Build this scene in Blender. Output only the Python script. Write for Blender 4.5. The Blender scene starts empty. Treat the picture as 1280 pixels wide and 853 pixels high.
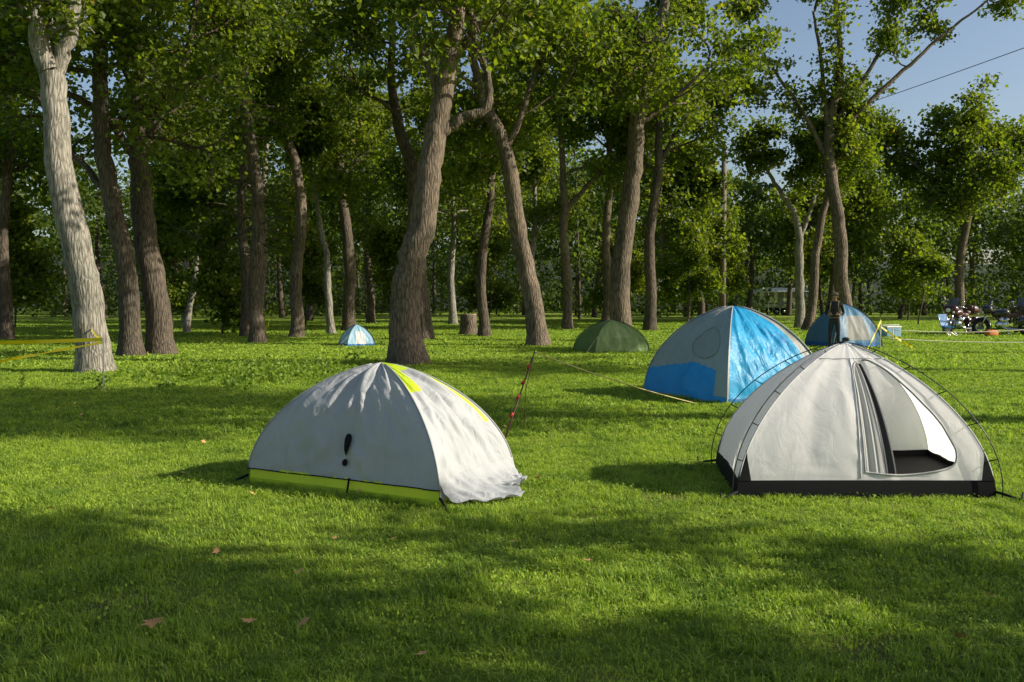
import bpy, math, numpy as np
from mathutils import Vector, Matrix, noise
R=np.random.default_rng(11)
C=bpy.context.scene.collection
# ------------------------------------------------------------ basics
def link(o,parent=None):
    C.objects.link(o)
    if parent is not None: o.parent=parent
    return o
def empty(name,loc=(0,0,0),rot=0):
    e=bpy.data.objects.new(name,None); e.location=loc; e.rotation_euler=(0,0,rot); e.empty_display_size=.3
    return link(e)
def fast_mesh(name,V,sizes,idx,mats,mi=None,attr=None,smooth=False):
    me=bpy.data.meshes.new(name)
    V=np.asarray(V,np.float32).reshape(-1,3); sizes=np.asarray(sizes,np.int32); idx=np.asarray(idx,np.int32)
    me.vertices.add(len(V)); me.vertices.foreach_set('co',V.ravel())
    me.loops.add(len(idx)); me.loops.foreach_set('vertex_index',idx)
    me.polygons.add(len(sizes))
    st=np.concatenate([[0],np.cumsum(sizes)[:-1]]).astype(np.int32)
    me.polygons.foreach_set('loop_start',st)
    try: me.polygons.foreach_set('loop_total',sizes)
    except Exception: pass
    for m in mats: me.materials.append(m)
    if mi is not None: me.polygons.foreach_set('material_index',np.asarray(mi,np.int32))
    me.polygons.foreach_set('use_smooth',np.full(len(sizes),smooth,dtype=bool))
    if attr is not None:
        a=me.attributes.new('lv','FLOAT','FACE'); a.data.foreach_set('value',np.asarray(attr,np.float32))
    me.update(calc_edges=True); me.validate()
    return me
class B:
    def __init__(s): s.V=[];s.I=[];s.S=[];s.M=[];s.n=0
    def add(s,V,F,m=0):
        V=np.asarray(V,float).reshape(-1,3); s.V.append(V)
        for f in F: s.I.extend([i+s.n for i in f]); s.S.append(len(f)); s.M.append(m)
        s.n+=len(V)
    def tube(s,P,rad,k=8,m=0,cap=True,lump=0):
        P=np.asarray(P,float); n=len(P); rad=np.broadcast_to(np.asarray(rad,float),(n,))
        T=np.gradient(P,axis=0); T/=np.linalg.norm(T,axis=1)[:,None]+1e-9
        u=np.cross(T[0],[0.31,0.9,0.2] if abs(T[0][1])<.8 else [1,0,.1]); u/=np.linalg.norm(u)
        a=np.arange(k)*2*math.pi/k; ca=np.cos(a)[:,None]; sa=np.sin(a)[:,None]
        V=np.empty((n,k,3))
        for i in range(n):
            u=u-T[i]*np.dot(u,T[i]); u/=np.linalg.norm(u)+1e-9; w=np.cross(T[i],u)
            r=rad[i]
            if lump: r=r*(1+lump*(R.random(k)-.5))[:,None]
            V[i]=P[i]+(ca*u+sa*w)*r
        b=s.n; i0=(np.arange(n-1)[:,None]*k+np.arange(k)[None,:]); j=(np.arange(k)+1)%k
        i1=(np.arange(n-1)[:,None]*k+j[None,:])
        Q=np.stack([i0,i1,i1+k,i0+k],-1).reshape(-1,4)+b
        s.V.append(V.reshape(-1,3)); s.I.extend(Q.ravel().tolist()); s.S.extend([4]*len(Q)); s.M.extend([m]*len(Q))
        s.n+=n*k
        if cap:
            s.I.extend([b+x for x in range(k)][::-1]); s.S.append(k); s.M.append(m)
            s.I.extend([b+(n-1)*k+x for x in range(k)]); s.S.append(k); s.M.append(m)
    def ell(s,c,r,m=0,e=1.0,nu=16,nv=10,rot=None):
        V=[];F=[]
        f=lambda x:math.copysign(abs(x)**e,x)
        for i in range(nv+1):
            ph=-math.pi/2+math.pi*i/nv
            for j in range(nu):
                th=2*math.pi*j/nu
                v=Vector((r[0]*f(math.cos(ph))*f(math.cos(th)),r[1]*f(math.cos(ph))*f(math.sin(th)),r[2]*f(math.sin(ph))))
                if rot: v=rot@v
                V.append((v.x+c[0],v.y+c[1],v.z+c[2]))
        for i in range(nv):
            for j in range(nu):
                F.append((i*nu+j,i*nu+(j+1)%nu,(i+1)*nu+(j+1)%nu,(i+1)*nu+j))
        s.add(V,F,m)
    def box(s,c,h,m=0,rot=None):
        V=[]
        for z in(-1,1):
            for x,y in((-1,-1),(1,-1),(1,1),(-1,1)):
                v=Vector((x*h[0],y*h[1],z*h[2]))
                if rot: v=rot@v
                V.append((v.x+c[0],v.y+c[1],v.z+c[2]))
        s.add(V,[(3,2,1,0),(4,5,6,7),(0,1,5,4),(1,2,6,5),(2,3,7,6),(3,0,4,7)],m)
    def torus(s,c,Rr,r,m=0,n=28,k=8):
        V=[];F=[]   # axis along Y
        for i in range(n):
            a=2*math.pi*i/n
            for j in range(k):
                b=2*math.pi*j/k; q=Rr+r*math.cos(b)
                V.append((c[0]+q*math.cos(a),c[1]+r*math.sin(b),c[2]+q*math.sin(a)))
        for i in range(n):
            for j in range(k): F.append((i*k+j,i*k+(j+1)%k,((i+1)%n)*k+(j+1)%k,((i+1)%n)*k+j))
        s.add(V,F,m)
    def mesh(s,name,mats,smooth=True):
        return fast_mesh(name,np.concatenate(s.V),s.S,s.I,mats,s.M,smooth=smooth)
    def obj(s,name,mats,parent=None,smooth=True,bevel=0):
        o=link(bpy.data.objects.new(name,s.mesh(name,mats,smooth)),parent)
        if bevel:
            b=o.modifiers.new('b','BEVEL'); b.width=bevel; b.segments=2; b.limit_method='ANGLE'
        return o
# ------------------------------------------------------------ materials
def nm(name):
    m=bpy.data.materials.new(name); m.use_nodes=True; nt=m.node_tree; nt.nodes.clear()
    out=nt.nodes.new('ShaderNodeOutputMaterial'); return m,nt,out
def ramp(nt,stops):
    r=nt.nodes.new('ShaderNodeValToRGB'); e=r.color_ramp.elements
    while len(e)<len(stops): e.new(.5)
    for i,(p,c) in enumerate(stops): e[i].position=p; e[i].color=(*c,1)
    return r
def noise_n(nt,vec,scale,detail=4,rough=.55):
    n=nt.nodes.new('ShaderNodeTexNoise'); n.inputs['Scale'].default_value=scale; n.inputs['Detail'].default_value=detail; n.inputs['Roughness'].default_value=rough
    if vec: nt.links.new(vec,n.inputs['Vector'])
    return n
def simple(name,col,rough=.6,metal=0,var=.12,scale=12,coat=0,bump=0.0,spec=.5):
    m,nt,out=nm(name); L=nt.links
    p=nt.nodes.new('ShaderNodeBsdfPrincipled'); L.new(p.outputs[0],out.inputs[0])
    tc=nt.nodes.new('ShaderNodeTexCoord'); n=noise_n(nt,tc.outputs['Object'],scale)
    r=ramp(nt,[(.3,tuple(c*(1-var) for c in col)),(.7,tuple(min(1,c*(1+var)) for c in col))])
    L.new(n.outputs[0],r.inputs[0]); L.new(r.outputs[0],p.inputs['Base Color'])
    p.inputs['Roughness'].default_value=rough; p.inputs['Metallic'].default_value=metal; p.inputs['Coat Weight'].default_value=coat; p.inputs['Specular IOR Level'].default_value=spec
    if bump:
        b=nt.nodes.new('ShaderNodeBump'); b.inputs['Strength'].default_value=bump; b.inputs['Distance'].default_value=.01
        L.new(n.outputs[0],b.inputs['Height']); L.new(b.outputs[0],p.inputs['Normal'])
    return m
def fabric(name,col,trans=.3,rough=.55,bump=.5,bs=7,var=.08,spec=.4):
    m,nt,out=nm(name); L=nt.links
    p=nt.nodes.new('ShaderNodeBsdfPrincipled'); t=nt.nodes.new('ShaderNodeBsdfTranslucent'); mx=nt.nodes.new('ShaderNodeMixShader')
    tc=nt.nodes.new('ShaderNodeTexCoord')
    mp=nt.nodes.new('ShaderNodeMapping'); mp.inputs['Scale'].default_value=(1,1.3,.55); L.new(tc.outputs['Object'],mp.inputs[0])
    n=noise_n(nt,mp.outputs[0],bs,5,.5); n.inputs['Distortion'].default_value=.9
    n2=noise_n(nt,tc.outputs['Object'],2.3,3)
    r=ramp(nt,[(.3,tuple(c*(1-var) for c in col)),(.7,tuple(min(1,c*(1+var)) for c in col))])
    L.new(n2.outputs[0],r.inputs[0]); L.new(r.outputs[0],p.inputs['Base Color']); L.new(r.outputs[0],t.inputs[0])
    p.inputs['Roughness'].default_value=rough; p.inputs['Specular IOR Level'].default_value=spec
    b=nt.nodes.new('ShaderNodeBump'); b.inputs['Strength'].default_value=bump; b.inputs['Distance'].default_value=.03
    L.new(n.outputs[0],b.inputs['Height']); L.new(b.outputs[0],p.inputs['Normal']); L.new(b.outputs[0],t.inputs['Normal'])
    mx.inputs[0].default_value=trans; L.new(p.outputs[0],mx.inputs[1]); L.new(t.outputs[0],mx.inputs[2]); L.new(mx.outputs[0],out.inputs[0])
    return m
def leafmat(name,c0,c1,c2,tr,trans=.42,wscale=.35,rough=.5,wamp=1.3):
    m,nt,out=nm(name); L=nt.links
    p=nt.nodes.new('ShaderNodeBsdfPrincipled'); t=nt.nodes.new('ShaderNodeBsdfTranslucent'); mx=nt.nodes.new('ShaderNodeMixShader')
    at=nt.nodes.new('ShaderNodeAttribute'); at.attribute_name='lv'
    g=nt.nodes.new('ShaderNodeNewGeometry'); n=noise_n(nt,g.outputs['Position'],wscale,4,.65)
    ad=nt.nodes.new('ShaderNodeMath'); ad.operation='MULTIPLY_ADD'; ad.inputs[1].default_value=wamp; ad.inputs[2].default_value=-wamp/2
    L.new(n.outputs[0],ad.inputs[0])
    a2=nt.nodes.new('ShaderNodeMath'); a2.operation='ADD'; L.new(ad.outputs[0],a2.inputs[0]); L.new(at.outputs['Fac'],a2.inputs[1])
    r=ramp(nt,[(.05,c0),(.55,c1),(.93,c1),(1.0,c2)]); L.new(a2.outputs[0],r.inputs[0]); L.new(r.outputs[0],p.inputs['Base Color'])
    mc=nt.nodes.new('ShaderNodeMix'); mc.data_type='RGBA'; mc.blend_type='MULTIPLY'; mc.inputs[0].default_value=1
    L.new(r.outputs[0],mc.inputs[6]); mc.inputs[7].default_value=(*tr,1); L.new(mc.outputs[2],t.inputs[0])
    p.inputs['Roughness'].default_value=rough; p.inputs['Specular IOR Level'].default_value=.3
    mx.inputs[0].default_value=trans; L.new(p.outputs[0],mx.inputs[1]); L.new(t.outputs[0],mx.inputs[2]); L.new(mx.outputs[0],out.inputs[0])
    return m
def barkmat(name,dark,light,sc=5):
    m,nt,out=nm(name); L=nt.links
    p=nt.nodes.new('ShaderNodeBsdfPrincipled'); L.new(p.outputs[0],out.inputs[0])
    g=nt.nodes.new('ShaderNodeNewGeometry'); mp=nt.nodes.new('ShaderNodeMapping'); mp.inputs['Scale'].default_value=(1,1,.16); L.new(g.outputs['Position'],mp.inputs[0])
    n=noise_n(nt,mp.outputs[0],sc*4,6,.65); n.inputs['Distortion'].default_value=.5
    v=nt.nodes.new('ShaderNodeTexVoronoi'); v.feature='DISTANCE_TO_EDGE'; v.inputs['Scale'].default_value=sc*3.2; L.new(mp.outputs[0],v.inputs['Vector'])
    n3=noise_n(nt,g.outputs['Position'],.9,4)
    mul=nt.nodes.new('ShaderNodeMath'); mul.operation='MULTIPLY_ADD'; mul.inputs[1].default_value=1.2; L.new(v.outputs[0],mul.inputs[0]); L.new(n.outputs[0],mul.inputs[2])
    r=ramp(nt,[(.35,dark),(.8,light)]); L.new(mul.outputs[0],r.inputs[0])
    mx=nt.nodes.new('ShaderNodeMix'); mx.data_type='RGBA'; mx.blend_type='MULTIPLY'; mx.inputs[0].default_value=.6
    r2=ramp(nt,[(.35,(.55,.58,.5)),(.65,(1.15,1.1,1.0))]); L.new(n3.outputs[0],r2.inputs[0]); L.new(r.outputs[0],mx.inputs[6]); L.new(r2.outputs[0],mx.inputs[7])
    L.new(mx.outputs[2],p.inputs['Base Color']); p.inputs['Roughness'].default_value=.9; p.inputs['Specular IOR Level'].default_value=.2
    b=nt.nodes.new('ShaderNodeBump'); b.inputs['Strength'].default_value=.9; b.inputs['Distance'].default_value=.04
    L.new(mul.outputs[0],b.inputs['Height']); L.new(b.outputs[0],p.inputs['Normal'])
    return m
M_bark=barkmat('bark_brown',(.04,.033,.026),(.21,.165,.125))
M_barkd=barkmat('bark_dark',(.026,.022,.019),(.14,.112,.088))
M_barkl=barkmat('bark_grey',(.085,.077,.066),(.33,.305,.265))
M_leaf=leafmat('maple_leaves',(.034,.068,.010),(.130,.168,.018),(.24,.19,.025),(2.1,2.1,.7),.5)
M_leafd=leafmat('forest_leaves',(.020,.044,.009),(.085,.118,.017),(.14,.13,.025),(2.0,2.1,.8),.48,wscale=.2)
M_grass=leafmat('grass_blades',(.115,.205,.030),(.36,.47,.052),(.38,.40,.10),(1.3,1.4,.8),.40,wscale=1.6,rough=.6,wamp=1.7)
M_weed=leafmat('weed_leaves',(.08,.15,.014),(.19,.27,.028),(.2,.24,.03),(1.7,1.8,1.0),.4)

# ------------------------------------------------------------ leaves
def leaves(Cn,size,up=.9):
    n=len(Cn); g=R.normal(size=(n,3)); g[:,2]+=up; g/=np.linalg.norm(g,axis=1)[:,None]
    u=np.cross(g,R.normal(size=(n,3))); u/=np.linalg.norm(u,axis=1)[:,None]+1e-9; v=np.cross(g,u)
    s=(size*(.65+.7*R.random(n)))[:,None]
    V=np.stack([Cn,Cn+u*s*.5+v*s*.42+g*s*.1,Cn+u*s,Cn+u*s*.45-v*s*.42+g*s*.1],1).reshape(-1,3)
    return V,np.arange(4*n)
def leafmesh(name,Cn,size,mat,up=.9):
    V,I=leaves(Cn,size,up); n=len(Cn)
    return fast_mesh(name,V,np.full(n,4),I,[mat],attr=np.clip(R.normal(.42,.2,n),0,1))
def smooth_path(P,n=6):
    P=np.array(P,float); out=[]
    Q=np.vstack([2*P[0]-P[1],P,2*P[-1]-P[-2]])
    for i in range(1,len(Q)-2):
        for t in np.linspace(0,1,n,endpoint=False):
            a,b,c,d=Q[i-1],Q[i],Q[i+1],Q[i+2]
            out.append(.5*((2*b)+(-a+c)*t+(2*a-5*b+4*c-d)*t*t+(-a+3*b-3*c+d)*t**3))
    out.append(P[-1]); return np.array(out)
def unit(v): return v/(np.linalg.norm(v)+1e-9)
def grow(b,p,d,L,r,lev,tips,droop=0):
    n=7 if lev==0 else (5 if lev==1 else 3)
    P=[p]; q=p.copy(); d=unit(d)
    for i in range(n):
        d=unit(d+R.normal(size=3)*(.22 if lev<2 else .25)+np.array([0,0,.05 if lev==0 else -.03+droop])); q=q+d*L/n; P.append(q)
    P=np.array(P); b.tube(P,np.linspace(r,r*.3,len(P)),(7,5,3)[lev],0,cap=False)
    if lev==2:
        tips.extend(P[1:]); return
    for k in range((6,5)[lev]):
        f=.25+.75*(k+R.random()*.8)/(6,5)[lev]; f=min(f,1); i=min(int(f*n),n-1); s=P[i]+(P[i+1]-P[i])*(f*n-i if f<1 else 1)
        dd=unit(P[i+1]-P[i]); pr=unit(np.cross(dd,R.normal(size=3))*np.array([1,1,.6]))
        grow(b,s,dd*.65+pr*.8,L*(.36+.2*R.random()),r*.42,lev+1,tips)
NLEAF=0
def tree(name,limbs,zc,mat,nb=16,bl=3.2,nl=10,ls=.15,spread=.25,flare=True,mleaf=None,dead=0,rs=.86):
    """limbs: list of lists of (x,y,z,r); first one is the trunk"""
    global NLEAF
    root=empty(name,limbs[0][0][:3]); ox=np.array(limbs[0][0][:3])
    b=B(); tips=[]
    cand=[]; ph=R.random(2)*6.28
    for li,l in enumerate(limbs):
        P=smooth_path([q[:3] for q in l],7); rad=smooth_path([(q[3],0,0) for q in l],7)[:,0]*rs
        P=P-ox
        j=R.normal(size=P.shape)*.018; j[0]=0; P=P+j
        zz=P[:,2]; am=.10*np.minimum(1,zz/2.0)   # natural sway of the stem
        P[:,0]+=am*(np.sin(zz*.9+ph[0])-math.sin(ph[0])*.3); P[:,1]+=am*np.sin(zz*.7+ph[1])
        if li==0 and flare:
            hz=P[:,2]; rad=rad*(1+.42*np.exp(-np.maximum(hz,0)/.22)); P[0,2]=-.12
        b.tube(P,rad,18 if li==0 else 10,0,cap=False,lump=.09)
        for i in range(len(P)-1):
            if P[i,2]>zc: cand.append((P[i],P[i+1]-P[i],rad[i],np.linalg.norm(P[i+1]-P[i])))
    w=np.array([c[3] for c in cand]); w/=w.sum(); zt=max(c[0][2] for c in cand)
    az=R.random()*6.28
    for k in range(nb):
        c=cand[R.choice(len(cand),p=w)]; az+=2.4+R.normal()*.3
        h=(c[0][2]-zc)/(zt-zc+1e-6)
        d=np.array([math.cos(az),math.sin(az),.15+.6*h+R.random()*.3])
        grow(b,c[0]+(c[1])*R.random(),d,bl*(1.15-.5*h)*(.75+.5*R.random()),min(c[2]*.42,.11),0,tips)
    for l in limbs:   # ends of the limbs
        e=np.array(l[-1][:3])-ox; d=e-(np.array(l[-2][:3])-ox)
        for _ in range(2): grow(b,e,unit(d)+R.normal(size=3)*.35,bl*.7,l[-1][3]*.8,0,tips)
    for q in range(dead):
        z=R.uniform(2.5,zc+1); a=R.random()*6.28
        pt_=np.array([np.interp(z,[w[2] for w in limbs[0]],[w[0] for w in limbs[0]]),limbs[0][0][1],z])-ox
        d=np.array([math.cos(a),math.sin(a),.05]); P=[pt_]
        for _ in range(5): d=unit(d+R.normal(size=3)*.25); P.append(P[-1]+d*.35)
        b.tube(P,np.linspace(.035,.008,6),4,0,cap=False)
    b.obj('trunk_and_limbs',[mat],root)
    T=np.array(tips); T=T[R.random(len(T))<.85]; n=len(T)
    Cn=np.repeat(T,nl,0)+R.normal(size=(n*nl,3))*np.array([spread,spread,spread*.6])
    NLEAF+=len(Cn)
    link(bpy.data.objects.new('leaves',leafmesh('leaves',Cn,ls,mleaf or M_leaf)),root)
    return root
def pt(d,*l): return [(x,d+dy,z,r) for x,z,r,dy in [(q+(0,)) if len(q)==3 else q for q in l]]

tree('maple_tree',[pt(18.9,(-8.97,0,.40),(-9.08,1.1,.38),(-9.19,2.3,.35),(-9.53,4.55,.31),(-9.79,6.4,.29)),
  pt(18.9,(-9.75,6.1,.22),(-10.15,7.2,.19),(-10.5,8.5,.16),(-10.9,11,.1)),pt(18.9,(-9.75,6.2,.20),(-9.5,7.2,.18),(-9.35,8.4,.16,.2),(-9,12,.1,.6))],7.4,M_barkl,13,3.0)
tree('maple_tree',[pt(24,(-10.4,0,.34),(-10.6,2.5,.29),(-10.8,4.7,.27),(-11,6.4,.24),(-11.2,9,.2),(-11,13,.1))],4.4,M_barkd,17,3.2)
tree('maple_tree',[pt(24.8,(-9.9,0,.42),(-10.15,3.2,.36),(-10.4,5.7,.30),(-10.45,7.5,.23),(-10.3,12,.12)),
  pt(24.8,(-10.35,5.6,.17),(-9.7,7.2,.14),(-9.1,8.2,.11),(-8.6,10,.07)),pt(24.8,(-10.4,5.4,.15),(-11.4,6.7,.12,-.5),(-12.4,7.3,.08,-1))],6.2,M_barkd,16,3.0)
tree('larch_tree',[pt(31,(-8.97,0,.30),(-8.97,3.6,.26),(-9.07,6.45,.23),(-9.25,9.8,.18),(-9.3,15,.06))],7.4,M_barkd,17,2.6,dead=26,ls=.17)
tree('larch_tree',[pt(36,(-10.9,0,.24),(-10.95,3.5,.21),(-10.9,7.2,.18),(-10.8,15,.06))],7,M_barkd,16,2.6,dead=16,ls=.18)
tree('maple_tree',[pt(35,(-8.6,0,.30),(-8.40,3.0,.26),(-8.35,4.7,.24),(-8.6,7,.21),(-9.1,9,.18),(-8.9,12,.14),(-8.7,16,.07))],8,M_bark,15,3.0,ls=.18)
tree('maple_tree',[pt(38,(-7.8,0,.2),(-7.94,3,.16),(-8.3,4.4,.13),(-8.5,6.5,.09),(-8.4,9,.05))],5,M_barkl,10,2.0,ls=.18)
tree('maple_tree',[pt(42,(-7.75,0,.34),(-7.95,5.9,.28),(-8.2,8.6,.22),(-8.0,13.5,.1)),pt(42,(-8.05,7,.16),(-9.0,9.2,.12),(-9.8,11,.07)),pt(42,(-8.1,7.3,.16),(-6.8,8.6,.12),(-5.6,10,.07))],7.5,M_barkd,13,2.8,ls=.2,nl=8)
tree('maple_tree',[pt(40,(-14.8,0,.17),(-14.5,2.8,.14),(-14.3,4.2,.12),(-14,8,.05))],3.6,M_barkl,12,2.2,ls=.18)
tree('maple_tree',[pt(21.2,(-2.54,0,.50),(-2.6,1.06,.44),(-2.47,2.0,.41),(-2.02,3.37,.36),(-1.83,4.9,.33),(-1.7,6.26,.28),(-1.5,7.6,.23),(-1.16,9.3,.17),(-.9,13,.08)),
  pt(21.2,(-1.8,5.4,.17),(-1.2,5.85,.15),(-.62,6.15,.13),(-.66,6.9,.11),(-.95,7.8,.09),(-1.0,9.4,.06)),
  pt(21.2,(-1.72,6.1,.14),(-2.0,7.0,.12),(-2.5,8.2,.1),(-3,9.8,.06)),pt(21.2,(-1.6,7,.13),(-1.0,8.0,.11,.3),(-.2,8.7,.09,.6),(.9,9.6,.05,1))],6.4,M_bark,15,2.7,nl=9)
tree('maple_tree',[pt(33,(-3.3,0,.38),(-3.45,2.9,.33),(-3.75,6.2,.28),(-4.26,8.3,.22),(-4.4,13,.09))],8.2,M_barkd,10,2.6,ls=.18,nl=8)
tree('maple_tree',[pt(36,(-1.15,0,.26),(-1.12,4,.21),(-.9,6.6,.17),(-.8,12,.06))],5.4,M_barkd,14,2.6,ls=.18,nl=9)
tree('maple_tree',[pt(29,(.87,0,.40),(.53,2.7,.34),(0,5.3,.30),(-.47,6.9,.25),(-1.05,8.5,.18),(-1.3,12,.08)),pt(29,(-.3,6.3,.13),(.3,7.6,.11),(.9,9.2,.07))],7.2,M_bark,13,2.7,ls=.17,nl=9)
tree('maple_tree',[pt(44,(2.76,0,.28),(2.64,4.5,.24),(2.7,6,.22),(2.4,8.5,.17),(2.2,13,.07)),pt(44,(2.7,5.8,.17),(3.6,7,.14),(4.4,8,.12),(4.8,9.5,.1),(5,13,.05))],7.4,M_bark,16,2.9,ls=.2)
tree('maple_tree',[pt(46,(4.9,0,.28),(5.0,5.4,.24),(5,9,.18),(5.1,14,.06))],7,M_bark,15,2.8,ls=.2)
tree('maple_tree',[pt(32,(3.96,0,.46),(4.07,3.7,.40),(4.36,6.6,.35),(4.8,9.2,.29),(5.4,12.1,.21),(5.8,16,.08)),pt(32,(4.7,8.4,.15),(3.6,9.4,.12),(2.6,10.6,.07)),pt(32,(4.6,7.8,.13),(5.8,8.6,.1),(7,9.8,.06))],8.2,M_bark,16,2.8,ls=.17,nl=9)
tree('maple_tree',[pt(42,(6.57,0,.32),(6.7,5.1,.27),(6.9,8.5,.22),(7.1,10.8,.16),(7.2,15,.07)),pt(42,(6.95,8,.14),(8,9.6,.11),(9.2,10.6,.06))],7.2,M_barkd,14,2.7,ls=.2,nl=9)
tree('maple_tree',[pt(55,(11.85,0,.26),(11.7,4,.21),(11.8,7,.14),(11.9,9.2,.06))],3.8,M_barkd,13,2.3,ls=.24)
tree('maple_tree',[pt(42,(16.1,0,.42),(15.6,3.6,.36),(15.2,6.6,.33),(15.1,9.3,.27),(15.3,13,.16),(15.2,17,.07)),
  pt(42,(15.1,9.3,.15),(14.5,12,.11),(14.2,15,.06)),pt(42,(15.2,8.9,.17),(16.3,10.2,.14),(18,12,.11),(20.2,13.9,.08),(22.4,15.5,.05)),
  pt(42,(15.15,8,.14),(13.9,10.2,.11),(12.4,12,.07),(11.2,14,.04)),pt(42,(15.4,10,.13),(17,12.8,.1),(18.6,15.6,.05))],9.4,M_bark,14,2.3,ls=.19,nl=7)
tree('maple_tree',[pt(43,(14.4,0,.27),(15.0,4.3,.22),(15.5,7.5,.16),(16.3,9.5,.08))],6,M_bark,6,2.2,ls=.2)
tree('maple_tree',[pt(46,(15.05,0,.28),(15.05,3.8,.25),(14.6,5.9,.18),(13.6,7.5,.12),(13,9,.06)),pt(46,(15.0,4.6,.15),(15.7,7.1,.1),(16,9,.05))],5,M_barkl,8,2.2,ls=.2)
tree('maple_tree',[pt(60,(30.5,0,.38),(30.7,6.1,.3),(31.3,9.3,.22),(31.5,12.5,.08)),pt(60,(31,7,.16),(28,10,.1),(26,11.5,.05)),pt(60,(31,7.5,.16),(34,10,.1),(36,11.5,.05))],5.5,M_bark,22,3.8,ls=.26,spread=.4)
# woodland trees further back that fill the grove
for x,y,h,z0 in [(-19,33,13,4.5),(-24,40,14,4.5),(-13.5,47,14,5.5),(-3.5,52,11,6),(8.8,56,10,4.5),(-20,54,14,4.5),(21,58,10,4),(-8.5,53,13,5),(1.2,55,12,5)]:
    w=R.normal()*.5
    tree('maple_tree',[pt(y,(x,0,.28),(x+w*.5,h*.35,.22),(x+w,h*.65,.15),(x+w*1.2,h,.05))],z0,[M_bark,M_barkd,M_barkl][R.integers(3)],16,3.0,nl=9,ls=.23,spread=.34)
# saplings under the canopy
for x,y,h in [(-21,36,4.5),(-17,44,5),(-11.5,49,4),(-6,47,4.2),(-1.5,56,4.5),(6.5,52,3.8),(10,50,4.2),(13.5,57,4.5),(24,52,4.5),(-26,46,5),(-12.5,38,3.2),(27,60,5)]:
    tree('maple_sapling',[pt(y,(x,0,.06),(x+.1,h*.5,.045),(x+R.normal()*.3,h,.02))],.9,M_barkd,9,1.5,nl=7,ls=.2,spread=.26,flare=False)
# grove on the sunny side, right of the lawn
for x,y,h,z0,nb,nl in [(11.5,2.6,9,4.0,12,11),(12.8,10.4,12,6.4,13,12),(20,17.8,13,8,8,9),(9.5,.2,9,3.6,7,8),(26,23.5,13,8,8,8)]:
    tree('maple_tree',[pt(y,(x,0,.34),(x+.2,h*.35,.28),(x-.2,h*.65,.18),(x,h,.06))],z0,M_bark,nb,2.2,nl=nl,ls=.17)
tree('maple_tree',[[(16,10.4,0,.36),(16,10.2,5,.3),(16,9.6,9,.24),(16,7.9,12,.17),(16,7.0,15.5,.06)]],12.2,M_bark,12,2.0,nl=13,ls=.17)
print('trees done',NLEAF)
# ------------------------------------------------------------ distant forest
def forest():
    root=empty('distant_forest',(0,75,0)); b=B(); Cs=[];off=np.array([0,75,0])
    T=[]
    for row,(y,n) in enumerate([(62,12),(70,17),(80,25),(92,34),(104,40)]):
        x0=-y*.95; x1=y*(.80 if row<3 else .95)
        for i in range(n):
            x=x0+(x1-x0)*(i+R.random()*.9)/n
            T.append((x,y+R.normal()*2.5,row))
    for x,y,row in T:
        right=x>.18*y
        h=R.uniform(11,16)+row*.6 if not right else R.uniform(8.5,12)+row*1.2
        rad=R.uniform(2.4,4.0); zb=R.uniform(1.8,4.5)
        if .25*y<x<.36*y and y<82: zb=3.2
        pth=[(x,y,-.1),(x+R.normal()*.3,y,h*.35),(x+R.normal()*.6,y,h*.8)]
        b.tube(smooth_path(np.array(pth)-off,4),np.linspace(R.uniform(.14,.28),.05,9),7,0 if R.random()<.7 else 1,cap=False)
        nc=38; k=R.normal(size=(nc,3)); k/=np.linalg.norm(k,axis=1)[:,None]; k*=(R.random(nc)**.4)[:,None]
        c=np.array([x,y,(h+zb)/2])+k*np.array([rad,rad,(h-zb)/2])
        nl=50
        L=np.repeat(c,nl,0)+R.normal(size=(nc*nl,3))*np.array([.75,.75,.32]); L[:,2]=np.maximum(L[:,2],.3)
        Cs.append(L-off)
    # understorey thicket
    for n,x0,x1,y0,y1,z1,nl in((90,-60,50,66,88,2.4,100),(430,-110,110,92,112,4.5,110)):
        x=R.uniform(x0,x1,n); y=R.uniform(y0,y1,n); z=R.uniform(.2,z1,n)
        k=~((x>.27*y)&(x<.34*y)&(y<86)); x,y,z=x[k],y[k],z[k]; n=len(x)
        c=np.stack([x,y,z],1); L=np.repeat(c,nl,0)+R.normal(size=(n*nl,3))*np.array([1.5,1.0,.8]); L[:,2]=np.abs(L[:,2])+.05
        Cs.append(L-off)
    A=np.concatenate(Cs); print('forest leaves',len(A))
    b.obj('trunks',[M_barkd,M_bark],root)
    link(bpy.data.objects.new('foliage',leafmesh('foliage',A,.36,M_leafd,.5)),root)
forest()
def backdrop():
    m=simple('backdrop_shade',(.012,.022,.008),.95,var=.6,scale=.5)  # near-black colour stands for the shade between the far trunks
    V=[];F=[];nx=150;ny=10
    for i in range(nx+1):
        x=-280+560*i/nx; top=9.5+3.5*noise.noise((x*.02,3,0))+2.2*noise.noise((x*.15,1,0))+1.3*noise.noise((x*.6,5,0)); top*=1 if x<35 else .85
        for j in range(ny+1):
            v=j/ny; V.append((x,116+v*70,-.4+top*math.sin(min(1,v*3.0)*math.pi/2)+noise.noise((x*.3,v*9,7))*1.2*min(1,v*3)))
    for i in range(nx):
        for j in range(ny): F.append((i*(ny+1)+j,(i+1)*(ny+1)+j,(i+1)*(ny+1)+j+1,i*(ny+1)+j+1))
    b=B(); b.add(V,F); b.obj('dark_backdrop',[m])  # added ridge that blocks sky showing through the forest
backdrop()
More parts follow.
